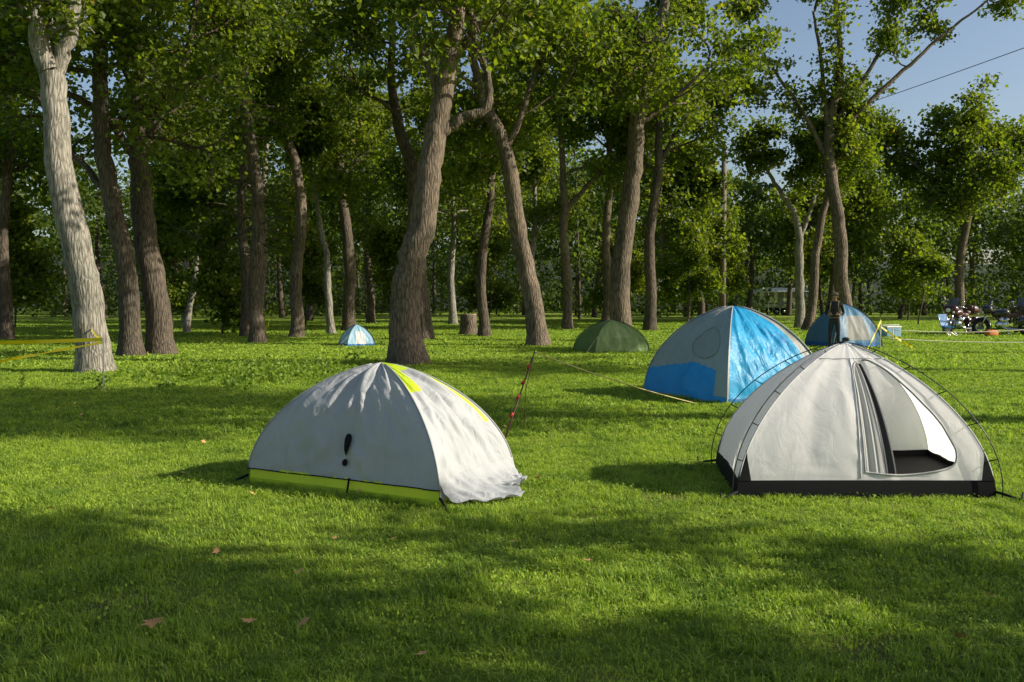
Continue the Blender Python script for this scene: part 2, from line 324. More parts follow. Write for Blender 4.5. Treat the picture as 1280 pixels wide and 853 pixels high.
# ------------------------------------------------------------ ground
def ground():
    m,nt,out=nm('lawn_ground'); L=nt.links
    p=nt.nodes.new('ShaderNodeBsdfPrincipled'); L.new(p.outputs[0],out.inputs[0]); g=nt.nodes.new('ShaderNodeNewGeometry')
    n1=noise_n(nt,g.outputs['Position'],.35,5); n2=noise_n(nt,g.outputs['Position'],14,6,.7); n3=noise_n(nt,g.outputs['Position'],60,4,.7)
    r=ramp(nt,[(.25,(.09,.155,.024)),(.55,(.25,.34,.042)),(.8,(.31,.37,.06))])
    a=nt.nodes.new('ShaderNodeMath'); a.operation='MULTIPLY_ADD'; a.inputs[1].default_value=.5
    h=nt.nodes.new('ShaderNodeMath'); h.operation='MULTIPLY'; h.inputs[1].default_value=.5; L.new(n1.outputs[0],h.inputs[0])
    L.new(n2.outputs[0],a.inputs[0]); L.new(h.outputs[0],a.inputs[2]); L.new(a.outputs[0],r.inputs[0])
    n4=noise_n(nt,g.outputs['Position'],.8,5); r4=ramp(nt,[(.56,(0,0,0)),(.68,(.75,.75,.75))]); L.new(n4.outputs[0],r4.inputs[0])
    mx=nt.nodes.new('ShaderNodeMix'); mx.data_type='RGBA'; L.new(r4.outputs[0],mx.inputs[0]); L.new(r.outputs[0],mx.inputs[6]); mx.inputs[7].default_value=(.20,.16,.08,1)
    L.new(mx.outputs[2],p.inputs['Base Color']); p.inputs['Roughness'].default_value=.95; p.inputs['Specular IOR Level'].default_value=.1
    b=nt.nodes.new('ShaderNodeBump'); b.inputs['Strength'].default_value=1; b.inputs['Distance'].default_value=.06; L.new(n3.outputs[0],b.inputs['Height']); L.new(b.outputs[0],p.inputs['Normal'])
    s=600
    me=fast_mesh('ground',[(-s,-s,0),(s,-s,0),(s,s,0),(-s,s,0)],[4],[0,1,2,3],[m]); link(bpy.data.objects.new('ground',me))
ground()
def tile(name,S,n,h0,h1,w,nc,cs,clump=0):
    x=R.uniform(-S/2,S/2,(n,2))
    if clump:   # part of the blades gather in tufts
        k=int(n*.5); cc=R.uniform(-S/2,S/2,(clump,2)); x[:k]=cc[R.integers(clump,size=k)]+R.normal(size=(k,2))*.024
        tall=np.ones(n); tall[:k]=1.45
    else: tall=1
    base=np.stack([x[:,0],x[:,1],np.zeros(n)],1)
    hh=R.uniform(h0,h1,n)*(1+.35*np.sin(x[:,0]*5+S)*np.sin(x[:,1]*4))*tall; a=R.random(n)*6.283; d=np.stack([np.cos(a),np.sin(a),np.zeros(n)],1); sd=np.stack([-np.sin(a),np.cos(a),np.zeros(n)],1)
    lean=R.random(n)[:,None]*1.8*hh[:,None]; up=np.array([0,0,1.]); hv=hh[:,None]*up; ww=w*(.6+.8*R.random(n))[:,None]
    V=np.stack([base-sd*ww/2,base+sd*ww/2,base+d*lean*.35+hv*.6+sd*ww*.4,base+d*lean*.35+hv*.6-sd*ww*.4,base+d*lean+hv*.85],1).reshape(-1,3)
    o=np.arange(n)[:,None]*5
    q=(o+np.array([0,1,2,3])).ravel(); t=(o+np.array([3,2,4])).ravel()
    lv=np.clip(R.normal(.45,.22,n),0,1)
    Cn=np.stack([R.uniform(-S/2,S/2,nc),R.uniform(-S/2,S/2,nc),R.uniform(.010,.038,nc)],1)
    V2,I2=leaves(Cn,cs,1.3)
    me=fast_mesh(name,np.vstack([V,V2]),np.concatenate([np.full(n,4),np.full(n,3),np.full(nc,4)]),np.concatenate([q,t,I2+len(V)]),[M_grass],
      attr=np.concatenate([lv,lv,np.clip(R.normal(.25,.18,nc),0,1)]))
    return me
near=[tile('grass_tile',1.0,5600,.014,.040,.0048,c,.017,80) for c in(600,1600,1000,300)]
mid=[tile('grass_tile_b',2.0,6500,.025,.055,.011,900,.03,160) for _ in range(3)]
far=[tile('grass_tile_c',4.0,6500,.03,.065,.028,1000,.07) for _ in range(2)]
G=empty('grass')
def lay(ms,S,x0,x1,y0,y1):
    for i in range(int(round((x1-x0)/S))):
        for j in range(int(round((y1-y0)/S))):
            o=bpy.data.objects.new('grass_patch',ms[R.integers(len(ms))]); o.location=(x0+S*(i+.5),y0+S*(j+.5),0); o.rotation_euler=(0,0,math.pi/2*R.integers(4)); o.scale[2]=R.uniform(.8,1.25); link(o,G)
lay(near,1,-8,8,2,10)
lay(mid,2,-14,-8,2,10); lay(mid,2,8,14,2,10); lay(mid,2,-14,14,10,20)
lay(far,4,-30,-14,4,20); lay(far,4,14,30,4,20); lay(far,4,-34,34,20,60)
print('grass done')
# ------------------------------------------------------------ weeds
def weeds():
    b=B(); Cn=[]
    for i in range(170):
        x=R.normal(-6.3,.9); y=R.normal(18.0,1.2); h=R.uniform(.1,.30)
        if R.random()<.35: x=R.normal(-4.4,.5)
        for k in range(26): Cn.append((x+R.normal()*.09,y+R.normal()*.09,R.random()*h))
        b.tube([(x,y,0),(x+R.normal()*.03,y,h)],[.006,.003],4)
    o=b.obj('weed_patch',[M_weed]); link(bpy.data.objects.new('weed_leaves',leafmesh('weed_leaves',np.array(Cn),.07,M_weed,.6)),o)
weeds()
# fallen maple leaves
def fallen():
    m=simple('dry_leaf',(.58,.31,.11),.8,var=.5,scale=3)
    rr=[(270,.15),(300,.55),(318,.35),(340,.8),(0,.45),(25,.95),(45,.5),(65,.62),(90,1.05),(115,.62),(135,.5),(155,.95),(180,.45),(200,.8),(222,.35),(240,.55)]
    b=B()
    spots=[(-1.71,4.12,.065),(-1.25,4.13,.055),(-.99,4.13,.05),(-.385,3.75,.045),(2.48,4.5,.045),(.45,5.1,.04),(2.05,3.95,.045),(-1.8,5.3,.035),(-1.2,4.9,.035),(.22,7.5,.045),(.16,7.42,.035),(.3,7.35,.04)]
    for _ in range(55): spots.append((R.uniform(-7,7),R.uniform(3.2,14),R.uniform(.022,.042)))
    for x,y,s in spots:
        a0=R.random()*6.28; tx,ty=R.normal(0,.35,2); V=[(x,y,.06)]
        for a,r in rr:
            q=math.radians(a)+a0; u,v=s*r*math.cos(q),s*r*math.sin(q); V.append((x+u,y+v,.06+u*tx+v*ty+.35*abs(r-.5)*s*R.random()))
        n=len(rr); b.add(V,[(0,1+i,1+(i+1)%n) for i in range(n)],0)
    b.obj('fallen_leaves',[m],smooth=False)
fallen()
# ------------------------------------------------------------ tents
def lerp(a,b,t): return a+(b-a)*t
class Dome:
    def __init__(s,corners,H,p,q,sag=.05,wr=.008,seed=0,tilt=(0,0)):
        s.c=[np.array(c,float) for c in corners]; s.o=sum(s.c)/4+np.array(tilt); s.H=H;s.p=p;s.q=q;s.sag=sag;s.wr=wr;s.seed=seed
    def S(s,t): return max(0,1-t**s.p)**s.q
    def P(s,side,a,t,k=1.0,w=True):
        c0,c1=s.c[side],s.c[(side+1)%4]; e=lerp(c0,c1,(a+1)/2)
        f=s.S(t)*k*(1-s.sag*(1-a*a)*math.sin(math.pi*min(1,t*1.05))); v=(e-s.o); xy=s.o+v*f
        z=s.H*t
        if w:
            ang=(1-abs(a)**6)
            n=noise.noise((a*3.2+side*9+s.seed,t*2.0+a*1.2,side*3.1))+.6*noise.noise((a*8+t*5+s.seed,t*3.5-a*2.5,side*5.7))
            n+=.8*(.25-abs(noise.noise((a*5+t*4+s.seed*2,t*4-a*3,side*2.7))))
            d=s.wr*n*ang; vv=v/(np.linalg.norm(v)+1e-6); xy=xy+vv*d*1.5*min(1,f*3); z+=d*.5
        return (xy[0],xy[1],z)
    def panel(s,b,side,m=0,t0=0,t1=1,k=1.0,na=40,nt=36,w=True,fn=None,a0=-1,a1=1):
        V=[];F=[]
        u0=math.asin(t0)/(math.pi/2);u1=math.asin(t1)/(math.pi/2)
        for i in range(nt+1):
            t=math.sin(lerp(u0,u1,i/nt)*math.pi/2)
            for j in range(na+1): V.append(s.P(side,lerp(a0,a1,j/na),t,k,w))
        for i in range(nt):
            for j in range(na): F.append((i*(na+1)+j,i*(na+1)+j+1,(i+1)*(na+1)+j+1,(i+1)*(na+1)+j))
        b.add(V,F,m)
        if fn is not None:
            for idx in range(len(F)):
                i,j=divmod(idx,na); t=math.sin(lerp(u0,u1,(i+.5)/nt)*math.pi/2); a=lerp(a0,a1,(j+.5)/na)
                b.M[-len(F)+idx]=fn(a,t)
    def rib(s,b,corner,m,r,off=0,t0=0,t1=.995,k=1.0,up=0):
        P=[]
        for i in range(25):
            u=lerp(math.asin(t0)/(math.pi/2),math.asin(t1)/(math.pi/2),i/24); t=math.sin(u*math.pi/2)
            x,y,z=s.P(corner,-1,t,k,False); v=np.array([x,y])-s.o; v/=np.linalg.norm(v)+1e-6
            o=off*(.15+math.sin(math.pi*min(1,u*.95+.05))); P.append((x+v[0]*o,y+v[1]*o,z+o*.55+up))
        b.tube(P,r,6,m)
        return P
M_black=simple('black_nylon',(.007,.007,.008),.8,spec=.2); M_blackp=simple('black_pole',(.015,.015,.016),.3)
M_white=fabric('white_nylon',(.985,.965,.935),.50,.6,.30,6,.01,.3); M_grey=fabric('silver_grey_nylon',(.45,.46,.465),.20,.6,1.0,6,.07,.3)
M_lime=fabric('lime_nylon',(.80,.98,.06),.4,.5,.3); M_blue=fabric('blue_nylon',(.03,.42,.76),.40,.42,.9,7,.12)
M_dblue=fabric('deep_blue_nylon',(.012,.15,.40),.3,.45,.4); M_mesh=fabric('grey_mesh',(.34,.34,.31),.25,.7,.2); M_meshd=fabric('dark_mesh',(.055,.055,.055),.15,.7,.2)
M_sgrey=fabric('warm_grey_nylon',(.38,.38,.34),.3,.5,.4); M_green=fabric('olive_green_nylon',(.19,.30,.09),.3,.5,.5); M_greenl=fabric('pale_green_nylon',(.26,.36,.13),.3,.5,.5)
M_lblue=fabric('pale_blue_nylon',(.38,.60,.75),.35,.5,.4); M_rope=simple('rope',(.35,.30,.18),.9); M_red=simple('red_paint',(.45,.03,.02),.5)
M_steel=simple('steel',(.5,.5,.5),.35,1)
M_bluep=fabric('mid_blue_nylon',(.03,.33,.68),.35,.5,.4)
M_mesh2=fabric('pale_grey_mesh',(.60,.60,.58),.45,.7,.2)
def grid_curve(pts,n):
    P=smooth_path([(a,b,0) for a,b in pts+[pts[0]]],n)[:-1,:2]; return P
# white inner tent with its door open
def white_tent():
    e=empty('white_tent'); D=Dome([(1.80,6.96),(3.86,6.96),(4.02,8.42),(1.95,8.33)],1.2,1.95,.78,.045,.013,3)
    tb=.115; b=B()
    for sd in (1,2,3): D.panel(b,sd,0,tb,.9995)
    op=[(.0,.17),(-.005,.4),(-.01,.65),(0,.84),(.2,.885),(.45,.885),(.62,.83),(.72,.69),(.78,.50),(.80,.34),(.75,.225),(.6,.178),(.4,.155),(.2,.15)]
    Q=grid_curve(op,6); c=np.array([.36,.48])
    angs=sorted([math.atan2(q[1]-c[1],q[0]-c[0]) for q in Q]+[math.atan2(y-c[1],x-c[0]) for x in(-1,1) for y in(tb,.9995)])
    def hit(poly,an):
        d=np.array([math.cos(an),math.sin(an)]); best=None
        for i in range(len(poly)):
            p=poly[i]-c; q=poly[(i+1)%len(poly)]-c; ed=q-p; den=d[0]*ed[1]-d[1]*ed[0]
            if abs(den)<1e-12: continue
            t=(p[0]*ed[1]-p[1]*ed[0])/den; u=(p[0]*d[1]-p[1]*d[0])/den
            if t>0 and -1e-6<=u<=1+1e-6: best=t if best is None else max(best,t)
        return c+d*best
    sq=np.array([(-1,tb),(1,tb),(1,.9995),(-1,.9995)]); nr=22; V=[];F=[];edge=[]
    for an in angs:
        i0=hit(Q,an); o0=hit(sq,an); 
        for r in range(nr+1):
            w=i0+(o0-i0)*(r/nr); V.append(D.P(0,w[0],min(w[1],.9995)))
        edge.append(V[-nr-1])
    n=len(angs)
    for i in range(n):
        for r in range(nr):
            j=(i+1)%n; F.append((i*(nr+1)+r,i*(nr+1)+r+1,j*(nr+1)+r+1,j*(nr+1)+r))
    b.add(V,F,0); b.obj('canopy',[M_white],e)
    b=B(); b.tube(edge+[edge[0]],.009,6,0,cap=False); b.obj('door_zip',[simple('grey_zip',(.35,.35,.34),.6)],e)
    b=B(); 
    for sd in range(4): D.panel(b,sd,0,0,tb+.002,1.006,na=30,nt=4,w=False)
    cs=[D.P(i,-1,.02,.99,False) for i in range(4)]; b.add([(x,y,.075) for x,y,z in cs],[(0,1,2,3)],0)
    b.obj('bathtub_floor',[M_black],e)
    b=B(); cl=B()
    for i in range(4):
        P=D.rib(b,i,0,.0045,.05,0,.995,1.03)
        for k in (4,8,12,16,20):
            t=math.sin(k/24*math.pi/2*.93); x,y,z=D.P(i,-1,t,1,False); cl.tube([(x,y,z),P[k]],.0045,5)
    b.tube([P[-1],(2.92,7.62,1.235)],.01,6); b.ell((2.91,7.66,1.235),(.035,.035,.02))
    b.obj('poles',[M_blackp],e); cl.obj('clips',[M_black],e)
    b=B() # corner straps
    for i,(x,y) in enumerate([(1.80,6.96),(3.86,6.96),(4.02,8.42),(1.95,8.33)]):
        v=np.array([x,y])-D.o; v/=np.linalg.norm(v); b.tube([(x,y,.05),(x+v[0]*.1,y+v[1]*.1,.03),(x+v[0]*.2,y+v[1]*.2,.0)],.011,5); b.tube([(x+v[0]*.19,y+v[1]*.19,.07),(x+v[0]*.17,y+v[1]*.17,-.1)],.006,5)
    b.obj('corner_straps',[M_black],e)
    b=B()
    for cor,sd,aa in ((0,0,-1),(0,3,1),(1,0,1),(1,1,-1),(3,3,-1),(3,2,1)):
        s2=1 if aa<0 else -1; q=lambda a,t: tuple(np.array(D.P(sd,a,t,1.008,False))+np.array([0,-.002,.001]))
        b.add([q(aa,tb),q(aa+s2*.10,tb),q(aa+s2*.03,.26),q(aa,.32)],[(0,1,2,3)])
    b.obj('corner_reinforcement',[M_black],e,smooth=False)
    # door flaps hanging in the opening
    def curtain(name,a0,a1,t0,t1,mat,depth,amp,fr,ph):
        V=[];F=[];na=26;nt=24
        for i in range(nt+1):
            t=lerp(t0,t1,i/nt)
            for j in range(na+1):
                u=j/na; a=lerp(a0,a1,u)
                x,y,z=D.P(0,a,t,1,False); d=depth+amp*math.sin(u*fr+ph+t*2)*(.5+.5*(1-t)); V.append((x,y+d,z))
        for i in range(nt):
            for j in range(na): F.append((i*(na+1)+j,i*(na+1)+j+1,(i+1)*(na+1)+j+1,(i+1)*(na+1)+j))
        b=B(); b.add(V,F); b.obj(name,[mat],e)
    curtain('door_flap',-.03,.17,.14,.87,M_mesh2,.03,.018,17,0)
    curtain('mesh_flap',.15,.27,.15,.865,M_meshd,.05,.014,11,1)
    b=B()
    for i in range(4): D.rib(b,i,0,.006,0,.12,.99,1.0,.003)
    P=[D.P(0,-.04,t) for t in np.linspace(.13,.9,20)]; b.tube([(x,y-.004,z) for x,y,z in P],.005,5)
    P=[D.P(2,.1,t) for t in np.linspace(.13,.9,20)]; b.tube([(x,y+.004,z) for x,y,z in P],.006,5)
    P=[D.P(0,a,.90) for a in np.linspace(-1,1,20)]; b.tube([(x,y-.003,z+.002) for x,y,z in P],.004,5)
    b.obj('seams',[simple('seam_tape',(.5,.5,.49),.6)],e)
white_tent()
# grey and lime tent
def grey_tent():
    e=empty('grey_tent'); cs=[(-2.28,7.55),(-.55,6.64),(.01,7.70),(-1.72,8.61)]
    D=Dome(cs,1.03,2.05,.68,.05,.032,8); b=B()
    for sd in range(4): D.panel(b,sd,0,0,.135,.992,na=24,nt=6,w=False)
    b.add([(x,y,.05) for x,y in cs],[(0,1,2,3)]); b.obj('inner_tent',[M_lime],e)
    b=B()
    D.panel(b,0,0,.125,.9995,1.012,64,56)
    D.panel(b,1,0,.05,.9995,1.012,64,56,fn=lambda a,t:1 if (t>.95 and a<.75) or (a<-.30 and .95>=t>.80 and a>-.93) or(.955>t>.5 and .84<a<.93) else 0)
    D.panel(b,2,0,.125,.9995,1.012,40,40); D.panel(b,3,0,.125,.9995,1.012,40,40)
    b.obj('rainfly',[M_grey,M_lime],e)
    V=[];F=[];na=90;nt=16
    for i in range(nt+1):
        v=i/nt
        for j in range(na+1):
            u=j/na; a=-1+2*u
            x,y,z=D.P(1,a,.19,1.02)
            ext=.32*(.35+.65*math.sin(math.pi*min(1,u*1.05))**.6)+.26*math.exp(-((u-.22)/.16)**2)+.03*math.sin(u*23)
            dirx,diry=.97,-.2
            fold=math.sin(u*34+1.5*math.sin(u*9))*.04*v+noise.noise((u*9,v*3,2))*.07*v
            xx=x+dirx*ext*v**1.2; yy=y+diry*ext*v+fold*.3
            zz=max(.04,z*(1-v)**1.9+.04*v)+abs(fold)*.9
            V.append((xx,yy,zz))
    for i in range(nt):
        for j in range(na): F.append((i*(na+1)+j,i*(na+1)+j+1,(i+1)*(na+1)+j+1,(i+1)*(na+1)+j))
    b=B(); b.add(V,F); b.obj('fly_hem',[M_grey],e)
    b=B()
    for i in range(4): D.rib(b,i,0,.008,0,.125,.99,1.012,.004)
    b.obj('seams',[simple('seam_grey',(.30,.31,.31),.5)],e)
    b=B()
    b.tube([tuple(np.array(D.P(0,a,.125,1.012))+np.array([-.004,-.008,0])) for a in np.linspace(-1,1,50)],.005,5)
    for x,y in cs[:3]:
        v=np.array([x,y])-D.o; v/=np.linalg.norm(v); b.tube([(x,y,.07),(x+v[0]*.07,y+v[1]*.07,.04),(x+v[0]*.13,y+v[1]*.13,.01)],.012,5)
    x,y,z=D.P(0,.12,.12,1.012); b.tube([(x-.005,y-.01,z+.02),(x-.02,y-.04,.02)],.009,5)
    b.obj('straps',[M_black],e)
    def patch(ca,ct,pts):
        off=np.array([-.008,-.016,.006])
        V=[tuple(np.array(D.P(0,ca,ct,1.012))+off)]; n=len(pts)
        for f in(.35,.7,1.0):
            for da,dt in pts: V.append(tuple(np.array(D.P(0,ca+da*f,ct+dt*f,1.012))+off))
        F=[(0,1+i,1+(i+1)%n) for i in range(n)]
        for q in range(2):
            for i in range(n): F.append((1+q*n+i,1+(q+1)*n+i,1+(q+1)*n+(i+1)%n,1+q*n+(i+1)%n))
        return V,F
    b=B(); pts=[]
    for k in range(28):
        q=2*math.pi*k/28; r=math.sin(q); pts.append((.046*math.cos(q)*(1+.45*r)*(.9 if r>0 else 1-.35*abs(r)),.085*r))
    b.add(*patch(.05,.385,pts),0)
    b.add(*patch(.045,.250,[(.030*math.cos(2*math.pi*k/20),.028*math.sin(2*math.pi*k/20)) for k in range(20)]),0)
    b.obj('exclamation_mark',[M_black],e,smooth=False)
grey_tent()
# blue tent
def blue_tent():
    e=empty('blue_tent'); cs=[(2.25,14.9),(3.19,13.0),(4.98,13.9),(4.04,15.8)]
    D=Dome(cs,1.46,1.95,.66,.045,.026,5); b=B()
    def f0(a,t):
        if t<.07: return 1
        if t<.40-.10*abs(a-.1) and a<.72: return 1
        if ((a-.30)/.42)**2+((t-.60)/.17)**2<1 and t>.44: return 3
        return 2
    D.panel(b,0,0,0,.9995,1,90,80,fn=f0)
    D.panel(b,1,0,0,.9995,1,60,50,fn=lambda a,t:4 if t<.05 else (2 if a>.80 or (a<-.97) else (1 if .46<a<.62 and .60<t<.72 else 0)))
    D.panel(b,2,0,0,.9995,1,40,40,fn=lambda a,t:2 if a<-.7 else 0); D.panel(b,3,0,0,.9995,1,40,40,fn=lambda a,t:0)
    b.obj('canopy',[M_blue,M_bluep,M_sgrey,M_mesh,M_dblue],e)
    b=B()
    for i in range(4): D.rib(b,i,0,.012,.01,0,.99,1.0,.004)
    b.obj('poles',[simple('fibreglass_pole',(.30,.31,.32),.4)],e)
    b=B(); b.tube([D.P(0,.30+.42*math.cos(q),.60+.17*math.sin(q)*(1 if math.sin(q)>0 else .9),1.01) for q in np.linspace(0,2*math.pi,40)],.008,5)
    b.obj('window_zip',[M_sgrey],e)
blue_tent()
def small_tent(name,cx,cy,w,l,rot,H,p,q,mats,fn):
    e=empty(name); c,s=math.cos(rot),math.sin(rot)
    cs=[(cx+c*x-s*y,cy+s*x+c*y) for x,y in((-w/2,-l/2),(w/2,-l/2),(w/2,l/2),(-w/2,l/2))]
    D=Dome(cs,H,p,q,.05,.018,cx); b=B()
    for sd in range(4): D.panel(b,sd,0,0,.9995,1,30,26,fn=lambda a,t,sd=sd:fn(sd,a,t))
    b.obj('canopy',mats,e); b=B()
    for i in range(4): D.rib(b,i,0,.011,.012,0,.99,1.0,.004)
    b.obj('poles',[M_meshd],e)
    b=B()
    for i in range(4):
        x,y=cs[i]; v=np.array([x,y])-D.o; v/=np.linalg.norm(v); m=D.P(i,-1,.55,1,False)
        b.tube([m,(x+v[0]*.7,y+v[1]*.7,0)],.004,4)
    b.obj('guy_lines',[M_rope],e)
small_tent('green_tent',2.95,26.2,1.75,1.5,.35,.93,2,.65,[M_green,M_greenl],lambda s,a,t:1 if t>.45 and s in(0,1) and abs(a)<.5 else 0)
small_tent('light_blue_tent',-5.15,29.2,.95,.9,.5,.70,1.8,.7,[M_lblue,M_dblue,M_white],lambda s,a,t:1 if t<.14 else (2 if s==0 and abs(a)<.4 and t<.7 else 0))
small_tent('blue_grey_tent',10.85,28.8,1.75,1.6,.3,1.38,2,.7,[fabric('slate_blue_nylon',(.09,.22,.34),.3,.5,.5),M_dblue,M_mesh],lambda s,a,t:2 if s==0 and abs(a)<.55 and .15<t<.75 else (1 if t<.1 or s==1 and t>.8 else 0))
# ------------------------------------------------------------ guy line and stake
e=empty('guy_line_stake'); b=B()
b.tube([(-.10,9.8,-.05),(.05,10.08,.36),(.27,10.5,.95)],[.011,.010,.008],6,0)
for f in(.25,.45,.62,.8): 
    x,y,z=-.1+.37*f,9.8+.7*f,.95*f+.0; b.tube([(x-.02,y,z),(x+.02,y,z+.05)],.014,6,1)
b.tube([(.27,10.5,.95),(.16,10.4,.5),(.14,10.3,0)],.004,5,0)
b.obj('pole',[simple('dark_red_pole',(.07,.015,.015),.5),M_red],e)
def rope(p,q,sag,r,n=20):
    p,q=np.array(p,float),np.array(q,float); return [tuple(p+(q-p)*t-np.array([0,0,sag*4*t*(1-t)])) for t in np.linspace(0,1,n)]
b=B(); b.tube(rope((.27,10.5,.95),(2.75,13.1,.02),.04,0),.008,5); b.obj('rope',[simple('yellow_rope',(.45,.38,.16),.8)],e)
# ------------------------------------------------------------ caution tape
M_tape=fabric('yellow_tape',(.85,.70,.01),.35,.4,.1); M_stake=simple('white_stake',(.6,.58,.52),.6)
def ribbon(b,p,q,sag,w,tw,m=0):
    P=np.array(rope(p,q,sag,0,40)); V=[];F=[]
    for i,x in enumerate(P):
        a=tw*math.sin(i*.35)+tw*.4*math.sin(i*1.1); o=np.array([0,math.sin(a),math.cos(a)])*w/2; V+= [tuple(x+o),tuple(x-o)]
    for i in range(len(P)-1): F.append((2*i,2*i+1,2*i+3,2*i+2))
    b.add(V,F,m)
e=empty('caution_tape'); b=B()
ribbon(b,(-6.76,14.5,.91),(-11.5,14.6,.86),.04,.065,.5); ribbon(b,(-6.76,14.5,.86),(-10.5,10.6,-.02),-.02,.05,1.1)
ribbon(b,(-6.76,14.5,.90),(-8.9,18.6,.93),.03,.05,.7)
b.obj('tape',[M_tape],e); b=B(); b.tube([(-6.76,14.5,-.1),(-6.74,14.5,.93)],.012,8); b.tube([(-11.5,14.6,-.1),(-11.5,14.6,.95)],.012,8); b.tube([(-10.5,10.6,-.1),(-10.5,10.6,.3)],.012,8); b.obj('stakes',[M_stake],e)
e=empty('rope_fence'); b=B(); t=B(); st=B()
for x,y,z in((11.4,27.2,.9),(13.0,30,.55),(18.5,31,.6),(22,29,.6)): st.tube([(x,y,-.1),(x,y,z)],.014,6)
b.tube(rope((13.0,30,.5),(18.5,31,.5),.1,0),.012,5); b.tube(rope((11.4,27.2,.35),(22,29,.35),.18,0),.012,5)
ribbon(t,(11.4,27.2,.88),(10.6,26.2,.05),.02,.08,.5); ribbon(t,(11.4,27.2,.7),(12.4,27.2,.05),.02,.07,.5)
b.obj('ropes',[simple('pale_rope',(.55,.5,.38),.8)],e); t.obj('tape',[M_tape],e); st.obj('stakes',[M_stake],e)
# ------------------------------------------------------------ tree stump
e=empty('tree_stump',(-1.85,37.5,0)); b=B(); k=20
prof=[(.52,-.1),(.46,.05),(.38,.2),(.35,.5),(.36,.86),(.33,.9)]
b.tube([(0,0,z) for r,z in prof],[r for r,z in prof],k,0,cap=False,lump=.14); b.obj('trunk',[M_bark],e); b=B(); b.tube([(0,0,.8),(0,0,.895)],.335,24,0); b.obj('cut_face',[simple('cut_wood',(.45,.34,.2),.8)],e)
# ------------------------------------------------------------ utility pole + wire
M_pole=simple('weathered_wood',(.15,.12,.09),.9,bump=.3)
for x,y in((12.9,54),(23.0,1.0)):
    e=empty('utility_pole',(x,y,0)); b=B(); b.tube([(0,0,-.3),(0,0,5),(0,0,10.9)],[.21,.18,.14],12); b.obj('post',[M_pole],e)
    b=B(); b.box((0,-.16,10.3),(.06,.05,.16)); 
    for zz in(10.2,10.5): b.ell((0,-.24,zz),(.05,.05,.06),1)
    b.obj('insulators',[M_steel,simple('porcelain',(.4,.3,.25),.3)],e,smooth=False)
b=B(); b.tube(rope((12.9,53.76,10.5),(23,.76,10.5),.45,0,50),.014,5); b.obj('power_line',[M_black])
# ------------------------------------------------------------ camper trailer
def camper():
    e=empty('camper_trailer',(24.6,82,0),.1)
    W=simple('white_panel',(.8,.8,.77),.4); DK=simple('curtained_window',(.20,.21,.21),.3)
    b=B(); b.ell((0,0,1.55),(2.3,1.05,.95),0,.35,32,20); b.obj('body',[W],e)
    b=B(); b.box((-1.1,-1.06,1.8),(.45,.02,.25)); b.box((.9,-1.06,1.8),(.5,.02,.25)); b.box((0,-1.06,1.45),(.3,.012,.8)); b.obj('windows_and_door',[DK],e,smooth=False,bevel=.01)
    b=B(); b.box((0,-1.055,1.05),(2.15,.01,.06)); b.obj('stripe',[simple('blue_stripe',(.05,.12,.3),.4)],e,smooth=False)
    b=B()
    for x in(-.35,.35): b.torus((x,-.9,.32),.24,.09,0); b.torus((x,.9,.32),.24,.09,0); b.tube([(x,-.98,.32),(x,-.86,.32)],.15,12,1)
    b.obj('wheels',[M_black,M_steel],e)
    b=B(); b.tube([(2.2,-.5,.6),(3.3,0,.5)],.04,6); b.tube([(2.2,.5,.6),(3.3,0,.5)],.04,6); b.tube([(3.2,0,.5),(3.2,0,0)],.03,6); b.obj('drawbar',[M_steel],e)
    b=B(); b.add([(-2,-1.05,2.35),(2,-1.05,2.35),(2,-3.0,2.1),(-2,-3.0,2.1)],[(0,1,2,3)]); 
    for x in(-1.95,1.95): b.tube([(x,-2.98,2.1),(x,-2.98,0)],.02,6)
    b.obj('awning',[W],e,smooth=False)
camper()
